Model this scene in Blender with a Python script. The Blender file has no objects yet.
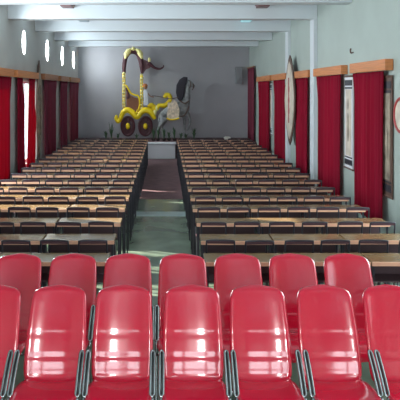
import bpy, bmesh, math, random
from mathutils import Vector, Matrix
random.seed(7)
PI = math.pi
scene = bpy.context.scene
C = scene.collection

# ------------------------------------------------------------------ materials
def mat(name, col, rough=.6, metal=0, coat=0, spec=.5, noise=0, nscale=8, bump=0, stretch=(1,1,1), emis=None, estr=0):
    m = bpy.data.materials.new(name); m.use_nodes = True
    nt = m.node_tree; b = nt.nodes['Principled BSDF']
    b.inputs['Base Color'].default_value = (*col, 1)
    b.inputs['Roughness'].default_value = rough
    b.inputs['Metallic'].default_value = metal
    b.inputs['Coat Weight'].default_value = coat
    b.inputs['Coat Roughness'].default_value = .08
    b.inputs['Specular IOR Level'].default_value = spec
    if emis:
        b.inputs['Emission Color'].default_value = (*emis, 1); b.inputs['Emission Strength'].default_value = estr
    if noise or bump:
        tc = nt.nodes.new('ShaderNodeTexCoord'); mp = nt.nodes.new('ShaderNodeMapping')
        mp.inputs['Scale'].default_value = stretch
        nz = nt.nodes.new('ShaderNodeTexNoise'); nz.inputs['Scale'].default_value = nscale; nz.inputs['Detail'].default_value = 5
        nt.links.new(tc.outputs['Object'], mp.inputs[0]); nt.links.new(mp.outputs[0], nz.inputs['Vector'])
        if noise:
            r = nt.nodes.new('ShaderNodeValToRGB')
            r.color_ramp.elements[0].position = .3; r.color_ramp.elements[1].position = .7
            r.color_ramp.elements[0].color = (*[c*(1-noise) for c in col], 1)
            r.color_ramp.elements[1].color = (*[min(1, c*(1+noise)) for c in col], 1)
            nt.links.new(nz.outputs['Fac'], r.inputs[0]); nt.links.new(r.outputs[0], b.inputs['Base Color'])
        if bump:
            bp = nt.nodes.new('ShaderNodeBump'); bp.inputs['Strength'].default_value = bump; bp.inputs['Distance'].default_value = .02
            nt.links.new(nz.outputs['Fac'], bp.inputs['Height']); nt.links.new(bp.outputs[0], b.inputs['Normal'])
    return m

M = {}
M['wall'] = mat('painted_wall', (.42,.49,.45), .45, noise=.05, nscale=1.5, bump=.05)
M['wall_back'] = mat('painted_back_wall', (.40,.395,.415), .75, noise=.06, nscale=1.2)
M['wall_left'] = mat('painted_left_wall', (.50,.50,.47), .6, noise=.05, nscale=1.5)
M['ceiling'] = mat('ceiling_paint', (.50,.60,.66), .7)
M['beam'] = mat('beam_paint', (.68,.73,.76), .6)
M['floor'] = mat('polished_stone', (.15,.20,.145), .22, noise=.25, nscale=2.5, coat=.2)
M['gleam_strip'] = mat('painted_floor_gleam', (.36,.46,.45), .2, noise=.1)  # pale colour stands in for light reflected on the floor
M['matting'] = mat('brown_matting', (.17,.09,.095), .8, noise=.2, nscale=5)
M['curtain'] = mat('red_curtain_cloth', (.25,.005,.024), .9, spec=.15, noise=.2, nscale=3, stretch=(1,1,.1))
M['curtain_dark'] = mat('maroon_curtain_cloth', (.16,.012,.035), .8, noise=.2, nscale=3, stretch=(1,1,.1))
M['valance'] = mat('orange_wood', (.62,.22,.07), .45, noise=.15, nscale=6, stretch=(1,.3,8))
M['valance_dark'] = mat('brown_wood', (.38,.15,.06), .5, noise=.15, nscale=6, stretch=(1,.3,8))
M['red'] = mat('glossy_red_plastic', (.56,.004,.03), .2, coat=1, spec=.5)
M['chrome'] = mat('chrome', (.36,.39,.39), .2, metal=1)
M['rubber'] = mat('black_rubber', (.02,.025,.025), .4)
M['desk'] = mat('desk_laminate', (.19,.12,.055), .2, noise=.1, nscale=5, stretch=(1,6,1), spec=.6)
M['desk_edge'] = mat('desk_edge_wood', (.66,.36,.23), .4, noise=.1, nscale=9)
M['steel'] = mat('dark_tube', (.035,.035,.045), .3, metal=.3)
M['shelf'] = mat('dark_shelf', (.06,.03,.035), .5)
M['seat'] = mat('maroon_seat', (.045,.010,.016), .55)
M['stage'] = mat('stage_cladding', (.085,.04,.05), .5, noise=.2)
M['white'] = mat('white_paint', (.72,.72,.75), .5)
M['yellow'] = mat('yellow_paint', (1,.74,.01), .4)
M['pale_yellow'] = mat('pale_yellow_paint', (.95,.85,.35), .4)
M['chariot_brown'] = mat('dark_brown_paint', (.085,.022,.03), .45)
M['seat_brown'] = mat('tan_upholstery', (.26,.10,.05), .6)
M['horse'] = mat('grey_horse_coat', (.27,.28,.28), .6, noise=.35, nscale=9)
M['mane'] = mat('black_mane', (.02,.015,.025), .6)
M['cream'] = mat('cream_cloth', (.72,.58,.44), .7, noise=.3, nscale=14)
M['art_cream'] = mat('cream_paper', (.66,.58,.48), .6, noise=.18, nscale=5)
M['art_tan'] = mat('tan_panel', (.34,.28,.21), .6, noise=.5, nscale=5)
M['art_brown'] = mat('brown_border', (.13,.07,.05), .5)
M['art_black'] = mat('black_border', (.02,.02,.03), .5)
M['art_red'] = mat('red_ornament', (.45,.06,.06), .5)
M['leaf'] = mat('leaf_green', (.05,.12,.05), .5, noise=.3)
M['pot'] = mat('dark_pot', (.05,.03,.03), .6)
M['speaker'] = mat('grey_speaker', (.26,.27,.28), .6)
M['fix_dark'] = mat('brown_fitting', (.22,.12,.12), .5)
M['fix_pale'] = mat('pale_fitting', (.45,.55,.62), .5)
M['fix_lit'] = mat('lit_tube', (.5,.8,.85), .4, emis=(.35,.85,.95), estr=.55)
M['skin'] = mat('brown_skin', (.30,.14,.07), .6)
M['plastic'] = mat('pale_plastic', (.75,.74,.68), .5)
M['frame'] = mat('window_frame_paint', (.6,.62,.6), .5)
g = bpy.data.materials.new('window_glass'); g.use_nodes = True
nt = g.node_tree; nt.nodes.clear()
o_ = nt.nodes.new('ShaderNodeOutputMaterial'); mx = nt.nodes.new('ShaderNodeMixShader'); mx.inputs[0].default_value = .08
tr = nt.nodes.new('ShaderNodeBsdfTransparent'); gl = nt.nodes.new('ShaderNodeBsdfGlossy'); gl.inputs['Roughness'].default_value = .02
nt.links.new(tr.outputs[0], mx.inputs[1]); nt.links.new(gl.outputs[0], mx.inputs[2]); nt.links.new(mx.outputs[0], o_.inputs[0])
M['glass'] = g
# woven curtains let some daylight through
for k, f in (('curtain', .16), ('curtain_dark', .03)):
    m = M[k]; nt = m.node_tree; b = nt.nodes['Principled BSDF']; out = nt.nodes['Material Output']
    mx = nt.nodes.new('ShaderNodeMixShader'); mx.inputs[0].default_value = f
    t = nt.nodes.new('ShaderNodeBsdfTranslucent'); t.inputs['Color'].default_value = (.8,.01,.05,1)
    nt.links.new(b.outputs[0], mx.inputs[1]); nt.links.new(t.outputs[0], mx.inputs[2]); nt.links.new(mx.outputs[0], out.inputs['Surface'])

# ------------------------------------------------------------------ mesh helpers
def bx(bm, x0, x1, y0, y1, z0, z1, rot=None):
    vs = [bm.verts.new((x, y, z)) for z in (z0, z1) for y in (y0, y1) for x in (x0, x1)]
    for f in ((0,2,3,1),(4,5,7,6),(0,1,5,4),(2,6,7,3),(0,4,6,2),(1,3,7,5)):
        bm.faces.new([vs[i] for i in f])
    return vs

def tube(bm, pts, r, seg=8, closed=False, cap=True):
    pts = [Vector(p) for p in pts]; n = len(pts); rings = []
    rr = r if isinstance(r, (list, tuple)) else [r]*n
    prev = None
    for i, p in enumerate(pts):
        a = pts[(i-1) % n] if (closed or i > 0) else p
        b = pts[(i+1) % n] if (closed or i < n-1) else p
        d = (b-a).normalized()
        ref = Vector((0,0,1)) if abs(d.z) < .9 else Vector((1,0,0))
        u = d.cross(ref).normalized() if prev is None else (prev - d*prev.dot(d)).normalized()
        prev = u; v = d.cross(u)
        rings.append([bm.verts.new(p + (u*math.cos(2*PI*k/seg) + v*math.sin(2*PI*k/seg))*rr[i]) for k in range(seg)])
    for i in range(n if closed else n-1):
        A, B = rings[i], rings[(i+1) % n]
        for k in range(seg):
            bm.faces.new((A[k], A[(k+1) % seg], B[(k+1) % seg], B[k]))
    if cap and not closed:
        bm.faces.new(list(reversed(rings[0]))); bm.faces.new(rings[-1])

def smooth_path(pts, sub=6):
    P = [Vector(p) for p in pts]; out = []
    for i in range(len(P)-1):
        p0 = P[max(i-1,0)]; p1 = P[i]; p2 = P[i+1]; p3 = P[min(i+2,len(P)-1)]
        for s in range(sub):
            t = s/sub
            out.append(.5*((2*p1)+(-p0+p2)*t+(2*p0-5*p1+4*p2-p3)*t*t+(-p0+3*p1-3*p2+p3)*t**3))
    out.append(P[-1]); return out

def prism(bm, outline, y0, y1):
    """outline of (x,z) points extruded from y0 to y1"""
    a = [bm.verts.new((x, y0, z)) for x, z in outline]; b = [bm.verts.new((x, y1, z)) for x, z in outline]
    bm.faces.new(a); bm.faces.new(list(reversed(b)))
    for i in range(len(a)):
        j = (i+1) % len(a); bm.faces.new((a[j], a[i], b[i], b[j]))

def obj(name, bm, m, parent=None, smooth=False, bevel=0, loc=None):
    bmesh.ops.recalc_face_normals(bm, faces=bm.faces)
    me = bpy.data.meshes.new(name); bm.to_mesh(me); bm.free()
    for mm in (m if isinstance(m, (list, tuple)) else [m]): me.materials.append(mm)
    if smooth:
        for p in me.polygons: p.use_smooth = True
    o = bpy.data.objects.new(name, me); C.objects.link(o)
    if parent: o.parent = parent
    if loc: o.location = loc
    if bevel:
        md = o.modifiers.new('bevel', 'BEVEL'); md.width = bevel; md.segments = 2; md.limit_method = 'ANGLE'
    return o

def tag(o, label, cat, group=None):
    o['label'] = label; o['category'] = cat
    if group: o['group'] = group
    return o
def thing(name, label, cat, loc=(0,0,0), group=None):
    o = bpy.data.objects.new(name, None); C.objects.link(o); o.location = loc; o.empty_display_size = .1
    return tag(o, label, cat, group)
def struct(name, bm, m, parent=None, **k):
    o = obj(name, bm, m, parent, **k)
    if not parent: o['kind'] = 'structure'
    return o
def dup(root, loc, label):
    r = root.copy(); C.objects.link(r); r.location = loc; r['label'] = label
    for ch in list(root.children):
        c = ch.copy(); C.objects.link(c); c.parent = r
        for gch in ch.children:
            d = gch.copy(); C.objects.link(d); d.parent = c
    return r
B = bmesh.new

# ------------------------------------------------------------------ room
XL, XR, YB, YR, ZC = -3.1, 3.0, 21.4, -2.2, 3.88
bm = B(); bx(bm, XL-.3, XR+.3, YR-.3, YB+.3, -.2, 0); struct('floor', bm, M['floor'])
bm = B(); bx(bm, XL-.3, XR+.3, YR-.3, YB+.3, ZC, ZC+.2); struct('ceiling', bm, M['ceiling'])
bm = B(); bx(bm, XL-.3, XR+.3, YB, YB+.25, 0, ZC); struct('wall_back', bm, M['wall_back'])

def side_wall(name, x0, x1, wins, slots, m):
    """wall slab with openings (Y0,Y1,Z0,Z1) sorted by Y; cut as a grid"""
    ops = wins + slots
    ys = sorted({YR, YB} | {a for w in ops for a in w[:2]}); zs = sorted({0, ZC} | {a for w in ops for a in w[2:4]})
    bm = B()
    for i in range(len(ys)-1):
        j = 0
        run = None
        for j in range(len(zs)-1):
            cy, cz = (ys[i]+ys[i+1])/2, (zs[j]+zs[j+1])/2
            hole = any(w[0] < cy < w[1] and w[2] < cz < w[3] for w in ops)
            if not hole:
                if run is None: run = zs[j]
            if hole or j == len(zs)-2:
                end = zs[j] if hole else zs[j+1]
                if run is not None: bx(bm, x0, x1, ys[i], ys[i+1], run, end)
                run = None
    struct(name, bm, m)

LW = [(10.95,11.78), (13.0,14.5), (15.55,16.6), (17.95,18.5), (19.7,20.9)]
RW = [(8.5,9.35), (10.5,11.4), (12.8,13.35), (15.1,16.1), (17.4,18.7)]
lwin = [(a, b, .55, 2.4) for a, b in LW] + [(7.6,9.5,.7,2.7)]  # last opening is unseen, added to let light into the far hall
rwin = [(a, b, .55, 2.4) for a, b in RW] + [(20.35,20.9,.6,2.8), (2.6,4.3,.7,2.7), (5.0,6.9,.7,2.7)]  # last opening is an unseen window added for lighting the far half
slots = [(8.35,8.75,2.97,3.52), (10.75,11.15,2.97,3.52), (13.02,13.36,2.97,3.52), (15.6,16.0,2.95,3.52), (17.9,18.3,2.93,3.52), (20.1,20.6,2.93,3.52)]
side_wall('wall_left', XL-.22, XL, lwin, slots, M['wall_left'])
side_wall('wall_right', XR, XR+.22, rwin, [], M['wall'])
wn = 0
def window(x, w, sgn, axis='y', narrow=False, bar=False):
    global wn; wn += 1
    a, b, z0, z1 = w; t = .025 if narrow else .05
    bm = B()
    def q(a0, a1, zz0, zz1, d=.03):
        if axis == 'y': bx(bm, x-d, x+d, a0, a1, zz0, zz1)
        else: bx(bm, a0, a1, x-d, x+d, zz0, zz1)
    q(a, a+t, z0, z1); q(b-t, b, z0, z1); q(a+t, b-t, z0, z0+t); q(a+t, b-t, z1-t, z1)
    if not narrow:
        c = (a+b)/2; q(c-.02, c+.02, z0+t, z1-t)
    else:
        # oval plaster surround flush with the wall
        cy, cz, ry, rz, n = (a+b)/2, (z0+z1)/2, (b-a)/2-.012, (z1-z0)/2-.008, 32
        def edge(c_, s_):
            k_ = min((b-a)/2/max(abs(c_), 1e-6), (z1-z0)/2/max(abs(s_), 1e-6)); return (cy+c_*k_, cz+s_*k_)
        R0, R1, E0, E1 = [], [], [], []
        for i in range(n):
            th = 2*PI*(i+.5)/n; c_, s_ = ry*math.cos(th), rz*math.sin(th); ey, ez = edge(c_, s_)
            for L_, yy, zz, xx in ((R0, cy+c_, cz+s_, XL-.001), (R1, cy+c_, cz+s_, XL-.06), (E0, ey, ez, XL-.001), (E1, ey, ez, XL-.06)): L_.append(bm.verts.new((xx, yy, zz)))
        for i in range(n):
            j = (i+1) % n
            for A_, B_ in ((E0, R0), (R0, R1), (R1, E1), (E1, E0)): bm.faces.new((A_[i], A_[j], B_[j], B_[i]))
        if bar: q(a, b, cz-.015, cz+.015)
    r = struct('window_%d' % wn, bm, M['frame'] if not narrow else M['wall_left'])
    bm = B()
    if axis == 'y': bx(bm, x-.003, x+.003, a+t, b-t, z0+t, z1-t)
    else: bx(bm, a+t, b-t, x-.003, x+.003, z0+t, z1-t)
    obj('pane', bm, M['glass'], r)
for w in lwin: window(XL-.15, w, -1)
for w in rwin: window(XR+.15, w, 1)
for i, w in enumerate(slots): window(XL-.15, w, -1, narrow=True, bar=(i == 4))
# rear wall with three big windows (behind the camera)
rw = [(-2.4,-.9,.9,2.9), (-.6,.8,.9,2.9), (1.1,2.5,.9,2.9)]
bm = B(); y0, y1 = YR-.22, YR
bx(bm, XL-.22, XR+.22, y0, y1, 0, .9); bx(bm, XL-.22, XR+.22, y0, y1, 2.9, ZC)
e = [XL-.22, -2.4, -.9, -.6, .8, 1.1, 2.5, XR+.22]
for i in range(0, 8, 2): bx(bm, e[i], e[i+1], y0, y1, .9, 2.9)
struct('wall_rear', bm, M['wall'])
for w in rw: window(YR-.12, w, 0, axis='x')

# ceiling beams
BY = [2.6, 4.97, 7.35, 9.6, 11.8, 14.3, 16.8, 19.2]
for i, y in enumerate(BY):
    bm = B(); bx(bm, XL, XR, y, y+.28, 3.6, ZC-.001); struct('trim_%d' % (i+1), bm, M['beam'], bevel=.01)
# shallow piers on the right wall under two beams
k = len(BY)
for y in (11.82, 14.32):
    k += 1; bm = B(); bx(bm, XR-.07, XR, y, y+.3, 0, 3.6); struct('trim_%d' % k, bm, M['beam'])
k += 1; bm = B(); bx(bm, -.62, .62, 10.45, 10.85, 0, .003); struct('trim_%d' % k, bm, M['gleam_strip'])  # pale band across the aisle, a bright reflection built as floor colour

# stage
bm = B(); bx(bm, XL, XR, 19.7, YB, 0, .46); struct('trim_%d' % (k+1), bm, M['stage'])
bm = B(); bx(bm, XL, XR, 19.66, YB, .46, .5); struct('trim_%d' % (k+2), bm, M['matting'])
bm = B(); bx(bm, -.66, .33, 19.2, 19.655, 0, .46); bx(bm, -.69, .36, 19.17, 19.655, .46, .5)
tag(obj('plinth', bm, M['white'], bevel=.01), 'low white block at the far end of the aisle, against the stage', 'plinth')
bm = B(); bx(bm, -.62, .46, 12.1, 19.15, 0, .006)
tag(obj('floor_mat', bm, M['matting']), 'brown matting covering the far half of the aisle', 'mat')

# ------------------------------------------------------------------ curtains
def curtain_mesh(y0, y1, z0, z1, x, side, amp=.022, waves=7, split=None):
    """pleated cloth, n across, rows down. split=(y centre, top half gap, bottom half gap) opens a wedge"""
    bm = B(); segs = [(lambda t: y0, lambda t: y1)]
    if split:
        c, gt, gb = split
        segs = [(lambda t: y0, lambda t: c-(gt*(1-t)+gb*t)), (lambda t: c+(gt*(1-t)+gb*t), lambda t: y1)]
    for fa, fb in segs:
        nr = 14; nc = 72 if not split else 40; g_ = []
        for r in range(nr+1):
            t = r/nr; z = z1+(z0-z1)*t; a, b = fa(t), fb(t); row = []
            if not split: b = b-.04*math.sin(t*2.6); a = a+.03*math.sin(t*2.2)
            for i in range(nc+1):
                s = i/nc
                ph = s*waves*2*PI*(b-a)/(y1-y0)*1.0 + .5*math.sin(s*9)
                am = amp*(.55+.45*t)*(1+.3*math.sin(s*17+2))
                row.append(bm.verts.new((x + side*(-am*math.sin(ph) - .008*math.sin(ph*2.3+1.2*t)), a+(b-a)*s, z)))
            g_.append(row)
        for r in range(nr):
            for i in range(nc): bm.faces.new((g_[r][i], g_[r][i+1], g_[r+1][i+1], g_[r+1][i]))
    return bm
def curtain(y0, y1, x, side, m, label, vm=None, vlabel=None, vy=None, z0=.35, z1=2.455, zv=(2.46,2.61), split=None, group=None, waves=7, vd=.11):
    o = obj('curtain', curtain_mesh(y0, y1, z0, z1, x, side, split=split, waves=waves), m, smooth=True)
    md = o.modifiers.new('s', 'SOLIDIFY'); md.thickness = .006
    tag(o, label, 'curtain', group)
    if vm:
        a, b = vy; bm = B(); w = XR if side > 0 else XL
        # pelmet box: front board, two ends and a top, open below
        f = w-side*vd
        bx(bm, min(f, f+side*.02), max(f, f+side*.02), a, b, zv[0], zv[1])
        lo, hi = sorted((f+side*.02, w))
        bx(bm, lo, hi, a, a+.02, zv[0], zv[1]); bx(bm, lo, hi, b-.02, b, zv[0], zv[1]); bx(bm, lo, hi, a+.02, b-.02, zv[1]-.02, zv[1])
        tag(obj('pelmet', bm, vm, bevel=.004), vlabel, 'pelmet', ('pelmets on the right wall' if side > 0 else 'pelmets on the left wall'))
names = ['nearest the red chairs', 'second from the red chairs', 'third from the red chairs, beside the hanging lozenge', 'fourth from the red chairs, just beyond the lozenge', 'fifth from the red chairs']
RC = [(8.06,9.36,7.88,9.4), (10.03,11.6,9.85,11.72), (12.36,13.5,12.16,13.55), (14.62,16.2,14.45,16.3), (16.9,18.9,16.6,19.0)]
short = ['nearest', 'second nearest', 'third nearest', 'fourth nearest', 'fifth nearest']
for i, (a, b, va, vb) in enumerate(RC):
    curtain(a, b, XR-.06, 1, M['curtain'], 'red floor-length curtain on the right wall, %s' % names[i], M['valance'],
            'orange wooden pelmet over the %s curtain on the right wall' % short[i], (va, vb), z0=.35 if i < 3 else .12, group='red curtains on the right wall')
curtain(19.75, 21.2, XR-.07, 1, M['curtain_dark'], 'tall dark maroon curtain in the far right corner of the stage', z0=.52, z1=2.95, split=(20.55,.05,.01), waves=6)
bm = B(); tube(bm, [(XR-.07,19.72,2.975), (XR-.07,21.3,2.975)], .02)
tag(obj('curtain_rod', bm, M['valance_dark']), 'short brown rod holding the tall maroon corner curtain', 'curtain rod')
LC = [(10.2,11.85,10.1,11.9), (12.35,14.05,12.2,14.24), (15.1,16.8,14.95,16.85), (17.45,18.7,17.3,18.75), (19.2,21.1,19.1,21.15)]
lnames = ['leftmost in the photo', 'with a bright sunlit gap in it', 'just beyond the tan lozenge', 'second from the stage corner', 'in the far left corner by the stage']
for i, (a, b, va, vb) in enumerate(LC):
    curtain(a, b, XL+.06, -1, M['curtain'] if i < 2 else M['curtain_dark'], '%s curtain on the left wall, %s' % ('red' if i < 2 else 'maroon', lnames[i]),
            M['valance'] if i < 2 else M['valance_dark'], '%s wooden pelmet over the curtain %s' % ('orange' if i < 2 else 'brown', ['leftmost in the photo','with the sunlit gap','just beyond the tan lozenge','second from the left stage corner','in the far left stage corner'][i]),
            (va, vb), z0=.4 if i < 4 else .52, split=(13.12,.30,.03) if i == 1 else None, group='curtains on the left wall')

# ------------------------------------------------------------------ hangings on the walls
def lozenge(name, xc, y, w, z0, z1, side, m, mb, label):
    t = thing(name, label, 'wall hanging', (xc, y, z0)); h = z1-z0
    def ring(k):
        pts = []
        for s in range(16):
            a = s/16*2*PI; c, sn = math.cos(a), math.sin(a)
            p = 1.35
            pts.append((w/2*k*math.copysign(abs(c)**p, c), h/2+h/2*k*math.copysign(abs(sn)**p, sn)))
        return pts
    def pr(bm, outline, xa, xb):
        A = [bm.verts.new((xa, a, b)) for a, b in outline]; D = [bm.verts.new((xb, a, b)) for a, b in outline]
        bm.faces.new(A); bm.faces.new(list(reversed(D)))
        for i in range(len(A)): bm.faces.new((A[i], A[(i+1) % 16], D[(i+1) % 16], D[i]))
    bm = B(); pr(bm, ring(1), 0, side*.02); obj('border', bm, mb, t)
    bm = B(); pr(bm, ring(.86), -side*.012, 0); obj('panel', bm, m, t)
    # centre ornament: a stem with small lobes
    bm = B(); X = -side*.018
    tube(bm, [(X,0,h*.25),(X,0,h*.75)], .012, 6)
    for zz in (.38,.5,.62): bmesh.ops.create_uvsphere(bm, u_segments=10, v_segments=6, radius=.07, matrix=Matrix.Translation((X,0,h*zz)) @ Matrix.Diagonal((.2,.7,1.3,1)))
    obj('ornament', bm, M['art_red'] if side > 0 else M['art_brown'], t, smooth=True)
lozenge('lozenge_hanging', XR-.135, 13.8, 1.15, .93, 3.0, 1, M['art_cream'], M['art_brown'], 'cream lozenge hanging with brown border on the right wall between two red curtains')
lozenge('lozenge_hanging', XL+.05, 14.58, .70, .5, 2.92, -1, M['art_tan'], M['art_brown'], 'tan mottled lozenge hanging on the left wall beside the sunlit curtain')
def scroll(y0, y1, z0, z1, label, dark=False):
    t = thing('wall_scroll', label, 'wall hanging', (XR-.01, (y0+y1)/2, z0), 'framed scrolls on the right wall'); w = (y1-y0)/2; h = z1-z0
    bm = B(); bx(bm, -.02, 0, -w, w, 0, h); obj('backing', bm, M['white'] if not dark else M['art_brown'], t)
    bm = B(); bx(bm, -.026, -.0205, -w*.66, w*.66, .14*h, .86*h); obj('picture', bm, M['art_cream'] if not dark else M['art_tan'], t)
    for a, b in ((.90,.96), (.865,.885), (.04,.10), (.115,.13)):
        bm = B(); bx(bm, -.026, -.0205, -w*.9, w*.9, a*h, b*h); obj('band', bm, M['art_black'], t)
    bm = B()
    bmesh.ops.create_uvsphere(bm, u_segments=10, v_segments=8, radius=.1, matrix=Matrix.Translation((-.03,0,.45*h)) @ Matrix.Diagonal((.08,w*2.6,2.4,1)))
    bmesh.ops.create_uvsphere(bm, u_segments=10, v_segments=8, radius=.06, matrix=Matrix.Translation((-.03,0,.70*h)) @ Matrix.Diagonal((.08,w*2.6,1.6,1)))
    obj('ornament', bm, M['art_tan'], t, smooth=True)
    for zz in (h, 0):
        bm = B(); tube(bm, [(-.02,-w-.02,zz),(-.02,w+.02,zz)], .015, 8); obj('roller', bm, M['art_brown'], t)
scroll(9.5, 9.92, .93, 2.42, 'pale hanging scroll with black bands, between the two nearest red curtains')
scroll(7.86, 8.2, .78, 2.38, 'brown hanging scroll beside the nearest red curtain at the right edge', True)
scroll(16.68, 17.0, .95, 2.4, 'narrow pale scroll between the two farthest red curtains on the right wall')
# round red ring plaque at the right edge
t = thing('round_plaque', 'round red-rimmed plaque cut off by the right edge of the photo', 'wall hanging', (XR-.001, 7.58, 1.88))
bm = B(); n = 32; tube(bm, [(-.016, .215*math.cos(2*PI*i/n), .215*math.sin(2*PI*i/n)) for i in range(n)], .02, 8, closed=True); obj('rim', bm, M['art_red'], t, smooth=True)
bm = B(); bmesh.ops.create_cone(bm, cap_ends=True, segments=32, radius1=.21, radius2=.21, depth=.015, matrix=Matrix.Translation((-.01,0,0)) @ Matrix.Rotation(PI/2, 4, 'Y')); obj('disc', bm, M['art_cream'], t)
# wall switches and hook
def switch(y, z, label):
    bm = B(); bx(bm, XR-.02, XR, y-.05, y+.05, z-.07, z+.07); bx(bm, XR-.03, XR-.02, y-.02, y+.02, z-.03, z+.03)
    tag(obj('wall_switch', bm, M['plastic'], bevel=.003), label, 'switch')
switch(12.3-.03-.24, 1.55, 'small pale switch plate on the right wall between the second and third curtain')
bm = B(); tube(bm, smooth_path([(XR,9.55,2.80),(XR-.04,9.55,2.79),(XR-.05,9.55,2.83),(XR-.04,9.55,2.86)]), .012, 6)
tag(obj('wall_hook', bm, M['art_brown']), 'small brown hook in the right wall above the nearest pelmet', 'hook')

# speaker on the back wall
t = thing('wall_speaker', 'grey box speaker mounted on the back wall near the right corner', 'speaker', (2.62, YB, 2.42))
bm = B(); bx(bm, -.12, .12, -.2, -.03, 0, .6); obj('cabinet', bm, M['speaker'], t, bevel=.01)
bm = B(); bx(bm, -.1, .1, -.21, -.201, .03, .57)
bmesh.ops.create_cone(bm, cap_ends=True, segments=20, radius1=.07, radius2=.05, depth=.02, matrix=Matrix.Translation((0,-.215,.18)) @ Matrix.Rotation(PI/2,4,'X'))
obj('grille', bm, M['speaker'], t)
bm = B(); bx(bm, -.03, .03, -.03, 0, .2, .4); obj('bracket', bm, M['steel'], t)

# ceiling fittings just before the beams
side_n = {-1: 'left', 1: 'right'}
ordn = ['nearest', 'second', 'third', 'fourth']
for i, y in enumerate((11.55, 13.9, 16.3, 18.7)):
    for s in (-1, 1):
        m = M['fix_dark'] if i == 0 else (M['fix_lit'] if (i == 1 and s == 1) else M['fix_pale'])
        lab = '%s ceiling light fitting in the %s line, %s' % (ordn[i], side_n[s], 'glowing pale cyan' if m is M['fix_lit'] else ('dark brown' if i == 0 else 'pale and unlit'))
        t = thing('ceiling_light', lab, 'ceiling light', (s*1.9, y, ZC), 'ceiling light fittings')
        bm = B(); bx(bm, -.13, .13, -.08, .3, -.03, 0); obj('housing', bm, M['fix_dark'] if i == 0 else M['fix_pale'], t, bevel=.004)
        bm = B(); bx(bm, -.11, .11, -.07, .29, -.075, -.03); obj('diffuser', bm, m, t, bevel=.01)

# ------------------------------------------------------------------ red shell chairs (they face the camera, -Y)
def shell_chair(loc, label):
    t = thing('shell_chair', label, 'chair', loc, 'glossy red shell chairs in the two front rows')
    # profile from seat lip to top of the back: (y, z, half width)
    prof = [(-.455,.335,.150), (-.452,.372,.172), (-.425,.402,.186), (-.36,.416,.194), (-.24,.408,.200), (-.12,.388,.198), (-.045,.372,.187),
            (-.008,.374,.186), (.010,.40,.191), (.022,.44,.194), (.042,.49,.195), (.0905,.60,.194), (.131,.69,.190), (.170,.775,.185), (.196,.835,.181), (.222,.902,.177)]
    P = smooth_path([(a, b, c) for a, b, c in prof], 6)
    body = [p for p in P if not (p.x > 0 and p.y > .80)]; tip = []
    for i in range(1, 15):
        zz = .80+(.90-.80)*math.sin(i/14*math.radians(85))**.6
        k = next(q for q in range(len(P)-1) if P[q].x > .1 and P[q].y <= zz <= P[q+1].y); f = (zz-P[k].y)/(P[k+1].y-P[k].y)
        tip.append(P[k].lerp(P[k+1], f))
    P = body+tip
    n = len(P); nc = 28; bm = B(); G = []
    for i, p in enumerate(P):
        y, z, w = p
        a = P[max(i-1,0)]; b = P[min(i+1,n-1)]
        T = Vector((0, b.x-a.x, b.y-a.y)).normalized(); N = Vector((0, -T.z, T.y))   # towards sitter
        top = min(1, max(0, (z-.80)/.10)) if y > 0 else 0
        w = w*max(1-top**3.33, 1e-4)**.225
        if y < -.40: w *= 1-.06*((-.40-y)/.055)
        crease = 0
        if y > 0:
            for zc, d in ((.488,.006), (.612,.003)): crease += d*math.exp(-((z-zc)/.007)**2)
            crease += 0
        dish = .030 if y > 0 else .022
        row = []
        for j in range(nc+1):
            u = -1+2*j/nc
            lip = dish*abs(u)**2.6
            # rolled rim right at the edge
            e = max(0, abs(u)-.88)/.12
            off = (lip - .018*e*e)*(1-top**2) - crease*(1-abs(u)**8)
            if top > .55: off -= .03*(top-.55)**2/.2
            row.append(bm.verts.new(Vector((u*w, y, z - .014*u*u*min(1,top*2))) + N*off))
        G.append(row)
    for i in range(n-1):
        for j in range(nc): bm.faces.new((G[i][j], G[i][j+1], G[i+1][j+1], G[i+1][j]))
    o = obj('seat_shell', bm, M['red'], t, smooth=True)
    md = o.modifiers.new('s', 'SOLIDIFY'); md.thickness = .012; md.offset = -1
    for s in (-1, 1):
        # armrest: flat closed chrome loop with a black pad between the rods
        x = s*.197; q = .0115; pts = []
        def pt(dx, f): return (x+dx, -.125-.195*f-.01*math.sin(PI*f), .605-.185*f)
        for v_ in (.06,.3,.5,.7,.94): pts.append(pt(-q, v_))
        pts += [pt(-q*.6,.985), pt(0,1), pt(q*.6,.985)]
        for v_ in (.94,.7,.5,.3,.06): pts.append(pt(q, v_))
        pts += [pt(q*.6,.015), pt(0,0), pt(-q*.6,.015)]
        bm = B(); tube(bm, pts, .0065, 8, closed=True); a = obj('armrest', bm, M['chrome'], t, smooth=True); a['label'] = 'chrome rod loop armrest'
        bm = B(); pp = [pt(0,.05), pt(0,.3), pt(0,.6), pt(0,.95)]; tube(bm, [(u,v+.012,w_-.004) for u,v,w_ in pp], .008, 8); obj('arm_pad', bm, M['rubber'], a, smooth=True)
        for yy, ye, zt in ((-.10,-.02,.345), (-.335,-.40,.42)):
            bm = B(); tube(bm, smooth_path([(x,yy,zt), (x,yy+(ye-yy)*.5,.20), (x,ye,.012)]), .010, 8)
            L = obj('leg', bm, M['chrome'], t, smooth=True)
            bm = B(); bmesh.ops.create_cone(bm, cap_ends=True, segments=10, radius1=.014, radius2=.013, depth=.02, matrix=Matrix.Translation((x,ye,.010))); obj('leg_tip', bm, M['rubber'], L)
    bm = B()
    for yy in (-.09,-.37): tube(bm, [(-.201,yy,.345),(.201,yy,.345)], .009, 8)
    for s in (-1, 1): tube(bm, [(s*.12,-.37,.352),(s*.12,-.09,.352)], .008, 8)
    obj('frame', bm, M['chrome'], t, smooth=True)
    return t
pos = ['leftmost', 'second from left', 'third from left', 'fourth from left', 'third from right', 'second from right', 'rightmost']
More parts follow.
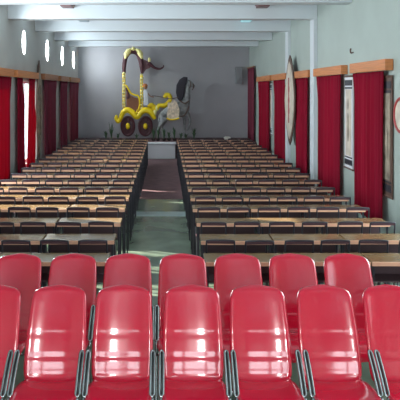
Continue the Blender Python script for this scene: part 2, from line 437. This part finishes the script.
f1 = [-8, 58, 123.6, 192, 258, 325.3, 391.5]; j1 = [.0, .01, .012, 0, -.01, -.006, .012]
f2 = [19.2, 73.6, 128.0, 182.4, 236.9, 291.4, 346]
red0 = None
for r, (fx, yb, yt) in enumerate(((f1, 3.80, 3.95), (f2, 4.57, 4.77))):
    for i, px in enumerate(fx):
        loc = ((px-165)*yt/600, yb, 0)
        extra = ['', ''][r]
        lab = 'glossy red plastic shell chair with chrome arms, %s in the %s row' % (pos[i], 'front' if r == 0 else 'second')
        if red0 is None: red0 = o = shell_chair(loc, lab)
        else: o = dup(red0, loc, lab)
        o.rotation_euler.z = math.radians(random.uniform(-.5, .5))

# ------------------------------------------------------------------ desks and tube chairs
def desk(loc, label):
    t = thing('school_desk', label, 'desk', loc, 'narrow wooden desks in rows')
    w = .345
    bm = B(); bx(bm, -w, w, .012, .29, .722, .75); obj('desktop', bm, M['desk'], t, bevel=.003)
    bm = B(); bx(bm, -w, w, 0, .0115, .715, .75); a = obj('front_edge', bm, M['desk_edge'], t, bevel=.002); a['label'] = 'pale wooden front edge'
    bm = B(); bx(bm, -w+.03, w-.03, -.0+.06, .265, .56, .575); bx(bm, -w+.03, w-.03, .265, .275, .56, .72); obj('book_shelf', bm, M['shelf'], t)
    for sx in (-1, 1):
        for y in (.035, .27):
            bm = B(); bx(bm, sx*(w-.02)-.009, sx*(w-.02)+.009, y-.009, y+.009, 0, .722); obj('leg', bm, M['steel'], t)
    return t
def tube_chair(loc, label):
    t = thing('tube_chair', label, 'chair', loc, 'dark tube-frame chairs at the desks')
    h = .128
    bm = B(); tube(bm, smooth_path([(-h,-.12,.43), (-h,-.135,.62), (-h,-.16,.79), (-h+.016,-.165,.814), (0,-.166,.818), (h-.016,-.165,.814), (h,-.16,.79), (h,-.135,.62), (h,-.12,.43)], 4), .0085, 7)
    obj('back_frame', bm, M['steel'], t, smooth=True)
    bm = B(); bx(bm, -h+.006, h-.006, -.168, -.158, .786, .812); obj('backrest', bm, M['seat'], t)
    bm = B(); bx(bm, -h-.004, h+.004, -.115, .098, .43, .452); obj('seat', bm, M['seat'], t, bevel=.008)
    for s in (-1, 1):
        bm = B(); tube(bm, [(s*h,-.118,.432),(s*h,-.15,0)], .0085, 7); obj('leg', bm, M['steel'], t, smooth=True)
        bm = B(); tube(bm, [(s*(h-.012),.08,.432),(s*(h-.012),.098,0)], .0085, 7); obj('leg', bm, M['steel'], t, smooth=True)
    return t
words = ['first','second','third','fourth','fifth','sixth','seventh','eighth','ninth','tenth','eleventh','twelfth','thirteenth','fourteenth','fifteenth','sixteenth','seventeenth','eighteenth']
rowY = [5.06,5.76,6.52,7.30,8.0,8.73,9.46]
while len(rowY) < 18: rowY.append(rowY[-1]+.712)
d0 = c0 = None
for r, y in enumerate(rowY):
    for side, xa in ((-1, -.48), (1, .335 if r else .33)):
        sn = side_n[side]
        for k_ in range(3):
            x = xa+side*(.352+k_*.705) + random.uniform(-.004,.004)
            lab = 'wooden desk in the %s row of the %s block, %s' % (words[r], sn, ['next to the aisle','middle of its row','next to the side wall'][k_])
            L = (x, y+random.uniform(-.012,.012), 0)
            if d0 is None: d0 = o = desk(L, lab)
            else: o = dup(d0, L, lab)
            if r > 0:
                for q in (0, 1):
                    n_ = k_*2+(q if side > 0 else 1-q)
                    n_ = k_*2+q
                    cx = x+side*(-.172+.344*q)+random.uniform(-.008,.008)
                    Lc = (cx, y-.085+random.uniform(-.02,.02), 0)
                    lab = 'dark tube-frame chair, %s from the aisle, in desk row %s of the %s block' % (words[n_], words[r], sn)
                    if c0 is None: c0 = oc = tube_chair(Lc, lab)
                    else: oc = dup(c0, Lc, lab)
                    oc.rotation_euler.z = math.radians(random.uniform(-3.5,3.5))

# ------------------------------------------------------------------ chariot and horse on the stage
YC = 21.0; S = YC/600
def X(px): return (px-165)*S
def Z(py): return 2.2+(90-py)*S
def P(px, py, y=0): return (X(px), y, Z(py))
def path(bm, pts, r, y=0, seg=8, sub=5):
    q = smooth_path([P(a, b, y) for a, b in pts], sub)
    n = len(q)
    if isinstance(r, (list, tuple)):
        m_ = len(r)-1; rr = []
        for i in range(n):
            f = i/(n-1)*m_; k = min(int(f), m_-1); rr.append(r[k]+(r[k+1]-r[k])*(f-k))
    else: rr = r
    tube(bm, q, rr, seg)
ch = thing('chariot', 'yellow and brown four-wheeled canopied chariot on the stage', 'chariot', (0, YC, 0))
for wx in (128, 145.5):
    cx, cz = X(wx), Z(126); rx, rz = 7.2*S, 10.6*S; n = 32
    el = lambda k, yy: [(cx+rx*k*math.cos(2*PI*i/n), yy, cz+rz*k*math.sin(2*PI*i/n)) for i in range(n)]
    bm = B(); tube(bm, el(.86, -.08), .045, 8, closed=True)
    for i in range(10):
        a = 2*PI*i/10; tube(bm, [(cx,-.08,cz),(cx+rx*.86*math.cos(a),-.08,cz+rz*.86*math.sin(a))], .022, 6)
    prism(bm, [(cx+rx*.84*math.cos(2*PI*i/n), cz+rz*.84*math.sin(2*PI*i/n)) for i in range(n)], -.07, -.03)
    w = obj('wheel', bm, M['chariot_brown'], ch, smooth=False)
    bm = B(); bmesh.ops.create_uvsphere(bm, u_segments=16, v_segments=10, radius=1, matrix=Matrix.Translation((cx,-.11,cz)) @ Matrix.Diagonal((.075,.07,.11,1)))
    obj('hub', bm, M['yellow'], w, smooth=True)
# body: yellow fenders over the wheels with curled ends
bm = B(); path(bm, [(117.2,115),(116.3,118),(118.5,121.5),(121,117.5),(123.5,112),(128,110),(132.5,112.5),(136.8,116.8),(141,112.5),(145.5,110),(150.5,111.5),(153.5,116),(155,119)],
     [.04,.065,.07,.075,.09,.10,.10,.10,.10,.105,.105,.08,.055], -.1)
obj('fender', bm, M['yellow'], ch, smooth=True)
bm = B(); prism(bm, [(X(a), Z(b)) for a, b in ((124.5,111),(124.5,107.5),(150,107),(156,104.5),(156,109),(151,112),(145,109.5),(141,111.5),(136.8,116),(132.5,111.5),(128,109.5))], -.08, .10)
obj('chassis', bm, M['yellow'], ch)
bm = B(); path(bm, [(148,106.5),(152,105),(156,109.5),(159,105.5),(164,105.5),(168.5,102.5),(170.3,98.5),(168.8,95),(165.5,95.3),(165.2,98.2)], [.06,.08,.075,.07,.085,.08,.075,.075,.07,.06], -.1)
obj('draught_pole', bm, M['yellow'], ch, smooth=True)
bm = B()
for a, b in ((156.5,108.5),(155.2,112)):
    bmesh.ops.create_uvsphere(bm, u_segments=12, v_segments=8, radius=1, matrix=Matrix.Translation(P(a, b, -.13)) @ Matrix.Diagonal((.06,.05,.11,1)))
obj('ornament', bm, M['pale_yellow'], ch, smooth=True)
# seat
bm = B(); prism(bm, [(X(a), Z(b)) for a, b in ((126.5,88),(128.5,93),(130.5,95.5),(134.5,97.5),(138.5,98.5),(139.3,104),(138.5,108),(136,114.3),(131,109),(126.5,107.5))], -.10, .12)
obj('seat', bm, M['seat_brown'], ch, bevel=.01)
bm = B(); path(bm, [(126.6,88),(128,92.5),(129,97),(126.8,97.5)], .045, -.12)
obj('cushion', bm, M['chariot_brown'], ch, smooth=True)
bm = B(); path(bm, [(126.3,85),(129,90),(131.5,93.5),(135,95),(138.5,96),(139.8,101),(139.4,107),(136.5,113)], .032, -.13)
obj('seat_trim', bm, M['yellow'], ch, smooth=True)
# posts: beaded
for (a, b0, b1, ml) in ((123.8,73,108,'l'), (141.4,75,109,'r')):
    bm = B(); tube(bm, [P(a-.7,b0,-.05),P(a-.7,b1,-.05)], .022, 8); tube(bm, [P(a+1.1,b0,-.05),P(a+1.1,b1,-.05)], .022, 8)
    p = obj('post', bm, M['yellow'], ch, smooth=True)
    bm = B(); y_ = b0
    while y_ < b1:
        bmesh.ops.create_uvsphere(bm, u_segments=10, v_segments=6, radius=.05, matrix=Matrix.Translation(P(a+.2,y_,-.07)) @ Matrix.Diagonal((1,.8,.9,1))); y_ += 3.3
    obj('bead', bm, M['pale_yellow'], p, smooth=True)['kind'] = 'stuff'
# canopy arch
bm = B(); path(bm, [(124.3,73),(124.2,67),(125.6,58),(129,52.5),(133.5,51),(138,53.5),(140.8,60),(142,66),(142.3,73.5)], [.06,.075,.08,.09,.11,.10,.10,.10,.05], -.03, 10)
prism(bm, [(X(a), Z(b)) for a, b in ((140,58),(147,61),(151,64.5),(150,68),(146,69.5),(143,74),(141,73),(140.5,66))], -.09, .04)
cn = obj('canopy', bm, M['chariot_brown'], ch, smooth=False)
for pp, rr in (([(125.6,59),(126.6,54.5),(129,51),(131.4,49.2)], [.03,.095,.085,.025]), ([(132.6,50.6),(133.5,48.6),(134.4,50.6)], [.04,.07,.04]), ([(135.8,49.4),(138.6,51.2),(141,55),(142.3,59)], [.025,.085,.095,.03])):
    bm = B(); path(bm, pp, rr, -.13, 10)
    obj('canopy_scallop', bm, M['pale_yellow'], cn, smooth=True)
bm = B(); bmesh.ops.create_uvsphere(bm, u_segments=12, v_segments=8, radius=1, matrix=Matrix.Translation(P(149.3,60,-.08)) @ Matrix.Diagonal((.05,.05,.09,1)))
obj('finial', bm, M['pale_yellow'], cn, smooth=True)
bm = B(); path(bm, [(148,63),(151.5,65.5),(155,68),(159.5,69),(163,67.3),(163.6,65.3)], [.09,.06,.045,.035,.025,.015], -.05)
obj('pennant', bm, M['chariot_brown'], ch, smooth=True)

# seated driver figure, small, white robe
dr = thing('driver_figure', 'small seated figure in a white robe on the chariot front', 'figure', (0, YC-.30, 0))
bm = B(); prism(bm, [(X(a), Z(b)) for a, b in ((143.6,90.5),(145.2,89.3),(147.2,90),(148.2,93),(148.4,99),(148.8,104.5),(144,105.5),(144.3,98))], -.06, .06)
obj('robe', bm, M['white'], dr, bevel=.02)
bm = B(); bmesh.ops.create_uvsphere(bm, u_segments=14, v_segments=10, radius=1, matrix=Matrix.Translation(P(145.8,87,0)) @ Matrix.Diagonal((.065,.07,.085,1)))
path(bm, [(147,92),(150.5,96),(154,97)], .018, -.03); obj('body', bm, M['skin'], dr, smooth=True)
bm = B(); bmesh.ops.create_uvsphere(bm, u_segments=14, v_segments=10, radius=1, matrix=Matrix.Translation(P(145.3,85.6,.01)) @ Matrix.Diagonal((.095,.08,.07,1)))
obj('turban', bm, M['valance'], dr, smooth=True)

# horse, one continuous skinned body
hs = thing('horse_figure', 'grey horse figure with black mane and cream saddle cloth harnessed to the chariot', 'horse', (0, YC-.42, 0))
me = bpy.data.meshes.new('body')
V = [P(176,111,0), P(169,110.5,0), P(163.5,111.5,0), P(183,108,0), P(186,101,0), P(187,92,0), P(187.3,84,0), P(190.5,83.5,0), P(193.8,87.5,0),   # 0-8
     P(165,120,.09), P(161.5,126,.09), P(163.5,133,.09), P(164,139,.09),       # 9-12 hind far
     P(163,120,-.09), P(159.5,125.5,-.09), P(157.8,131.5,-.09), P(158.5,139,-.09),  # 13-16 hind near
     P(184,118,.08), P(184.5,127,.08), P(184,139,.08),        # 17-19 fore far
     P(188.2,115.5,-.08), P(189.5,122,-.08), P(186.5,130,-.08),      # 20-22 fore near (lifted)
     P(160.2,113,0), P(158.8,119,0), P(159.2,125,0),      # 23-25 tail
     P(186.6,79.5,-.04), P(186.6,79.5,.04)]
E = [(0,1),(1,2),(0,3),(3,4),(4,5),(5,6),(6,7),(7,8),(2,9),(9,10),(10,11),(11,12),(2,13),(13,14),(14,15),(15,16),(3,17),(17,18),(18,19),(3,20),(20,21),(21,22),(2,23),(23,24),(24,25),(6,26),(6,27)]
R_ = [.23,.22,.22,.22,.17,.125,.12,.10,.065, .10,.05,.035,.045, .10,.05,.035,.045, .07,.04,.045, .07,.045,.04, .03,.05,.02, .02,.02]
me.from_pydata(V, E, []); body = bpy.data.objects.new('body', me); C.objects.link(body); body.parent = hs
sk = body.modifiers.new('skin', 'SKIN'); me.materials.append(M['horse'])
for i, v in enumerate(me.skin_vertices[0].data): v.radius = (R_[i], R_[i]*.9); v.use_root = (i == 0)
sb = body.modifiers.new('sub', 'SUBSURF'); sb.levels = 2; sb.render_levels = 2
sk.use_smooth_shade = True
bm = B(); prism(bm, [(X(a), Z(b)) for a, b in ((187.2,77.5),(183,77),(179,80),(176.3,85),(175.6,92),(176.8,98),(179.5,101.5),(182.3,98.5),(183.8,93),(184.6,86),(186.5,81))], -.15, .10)
obj('mane', bm, M['mane'], hs, bevel=.025)
bm = B(); sz = []
n1, n2 = 16, 10; G = []
for i in range(n1+1):
    a = -PI*.1+ (PI*1.2)*i/n1
    row = []
    for j in range(n2+1):
        xx = 167.6+10.5*j/n2 + (1.2*math.sin(j)*.3)
        row.append(bm.verts.new((X(xx), -.25*math.cos(a), Z(111)+.26*max(-.2,math.sin(a))+.05)))
    G.append(row)
for i in range(n1):
    for j in range(n2): bm.faces.new((G[i][j],G[i][j+1],G[i+1][j+1],G[i+1][j]))
prism(bm, [(X(a), Z(b)) for a, b in ((171.5,100.5),(174,99.5),(176.5,101.5),(179,109),(178.5,117),(173,118.5),(167,117.5),(166.8,113),(169,106))], -.27, -.25)
o = obj('saddle_cloth', bm, M['cream'], hs); 
bm = B(); path(bm, [(166.5,117.2),(170,118.6),(175,118.4),(178.8,117.2)], .028, -.27)
obj('cloth_fringe', bm, M['yellow'], o, smooth=True)
bm = B(); path(bm, [(178.8,100),(184,103),(188.5,100.5)], .022, -.2); path(bm, [(178,115.5),(184,114.5),(188.3,106)], .018, -.2)
path(bm, [(188.8,80.5),(190,84),(189,88)], .014, -.12); path(bm, [(192.5,84),(192.8,87.5),(191.5,90)], .014, -.08)
path(bm, [(178,97),(170,98.5),(160,96.5),(152,95.5)], .011, -.16)
obj('harness', bm, M['art_brown'], hs, smooth=True)

# ------------------------------------------------------------------ potted spiky plants along the stage edge
def plant(px, hgt, nb, lab, spread=.10):
    t = thing('spiky_plant', lab, 'plant', ((px-165)*20/600, 20.0+random.uniform(-.06,.06), .5), 'spiky green plants along the stage')
    bm = B(); bmesh.ops.create_cone(bm, cap_ends=True, segments=12, radius1=.05, radius2=.07, depth=.09, matrix=Matrix.Translation((0,0,.045))); obj('pot', bm, M['pot'], t)
    bm = B()
    for i in range(nb):
        a = random.uniform(0, 2*PI); s = spread*random.uniform(.3,1.1); h = hgt*random.uniform(.6,1.05); w = .022
        d = Vector((math.cos(a), math.sin(a), 0)); n = Vector((-d.y, d.x, 0)); pv = []
        for q in range(5):
            f = q/4; c = d*(s*f**1.6)+Vector((0,0,.07+h*f-(.08*f*f))); ww = w*(1-f)**.7+.001
            pv.append((bm.verts.new(c-n*ww), bm.verts.new(c+n*ww)))
        for q in range(4): bm.faces.new((pv[q][0],pv[q][1],pv[q+1][1],pv[q+1][0]))
    o = obj('foliage', bm, M['leaf'], t); md = o.modifiers.new('s','SOLIDIFY'); md.thickness = .004
pl = [(106,.34,'leftmost on the stage'), (111.5,.62,'just left of the chariot wheels'), (118,.28,'below the chariot tail'), (136.5,.26,'between the chariot wheels'), (153.5,.45,'just right of the chariot wheels'),
      (158,.5,'behind the horse hind legs'), (164,.42,'under the horse belly on the left'), (169,.34,'under the middle of the horse'), (174.5,.48,'under the horse chest'),
      (181,.3,'before the horse forelegs'), (186,.26,'just beyond the horse forelegs'), (194,.46,'right of the horse, last of the line')]
for px, h, s in pl: plant(px, h, 22, 'spiky dark green plant %s' % s)
bm = B(); bx(bm, 1.98, 2.2, 20.1, 20.25, .5, .62); bx(bm, 2.02, 2.16, 20.12, 20.23, .62, .64)
tag(obj('small_box', bm, M['plastic'], bevel=.006), 'small pale box on the right side of the stage', 'box')

# ------------------------------------------------------------------ light
w = bpy.data.worlds.new('world'); scene.world = w; w.use_nodes = True
bg = w.node_tree.nodes['Background']; bg.inputs[0].default_value = (.80,.92,1,1); bg.inputs[1].default_value = 2.6
def light(name, kind, loc, rot, energy, col, **k):
    l = bpy.data.lights.new(name, kind); l.energy = energy; l.color = col
    for a, b in k.items(): setattr(l, a, b)
    o = bpy.data.objects.new(name, l); C.objects.link(o); o.location = loc; o.rotation_euler = rot; return o
# sun through the gap in the left curtain
d = Vector((2.5,-1.0,-1.45)).normalized()
s = light('sun', 'SUN', (-8,18,8), (0,0,0), 28, (1,.93,.82), angle=.01); s.rotation_euler = d.to_track_quat('-Z','Y').to_euler()
# daylight at the big windows behind the camera and fill lamps at the unseen side windows
for a, b, z0, z1 in rw:
    light('window_daylight_fill', 'AREA', ((a+b)/2, YR-.02, (z0+z1)/2), (PI/2,0,0), 58, (.88,.94,1), shape='RECTANGLE', size=b-a, size_y=z1-z0)
for side, x, yc, e_ in ((1, XL+.03, 8.55, 95), (-1, XR-.03, 5.95, 60), (-1, XR-.03, 3.45, 15)):  # two stronger lamps added at unseen windows to brighten the far hall
    light('window_daylight_fill', 'AREA', (x, yc, 1.7), (PI/2,0,-side*PI/2), e_, (.86,.95,1), shape='RECTANGLE', size=1.8, size_y=1.9)
for w_ in slots:
    light('window_daylight_fill', 'AREA', (XL-.09, (w_[0]+w_[1])/2, (w_[2]+w_[3])/2), (PI/2,0,-PI/2), 66, (.86,.95,1), shape='RECTANGLE', size=w_[1]-w_[0]-.04, size_y=w_[3]-w_[2]-.04)
# the photographer's flash, just above the lens
light('camera_flash', 'AREA', (-.1, -.05, 2.32), (math.radians(78),0,0), 34, (1,.96,.95), shape='RECTANGLE', size=.42, size_y=.34)

# ------------------------------------------------------------------ camera
cam = bpy.data.cameras.new('camera'); co = bpy.data.objects.new('camera', cam); C.objects.link(co)
co.location = (0,0,2.2); co.rotation_euler = (PI/2,0,0)
cam.sensor_width = 36; cam.lens = 54; cam.shift_x = .0875; cam.shift_y = -.275; cam.clip_start = .05
scene.camera = co
scene.view_settings.view_transform = 'Standard'; scene.view_settings.look = 'None'
scene.view_settings.gamma = 1; scene.view_settings.exposure = 0; scene.view_settings.use_curve_mapping = False
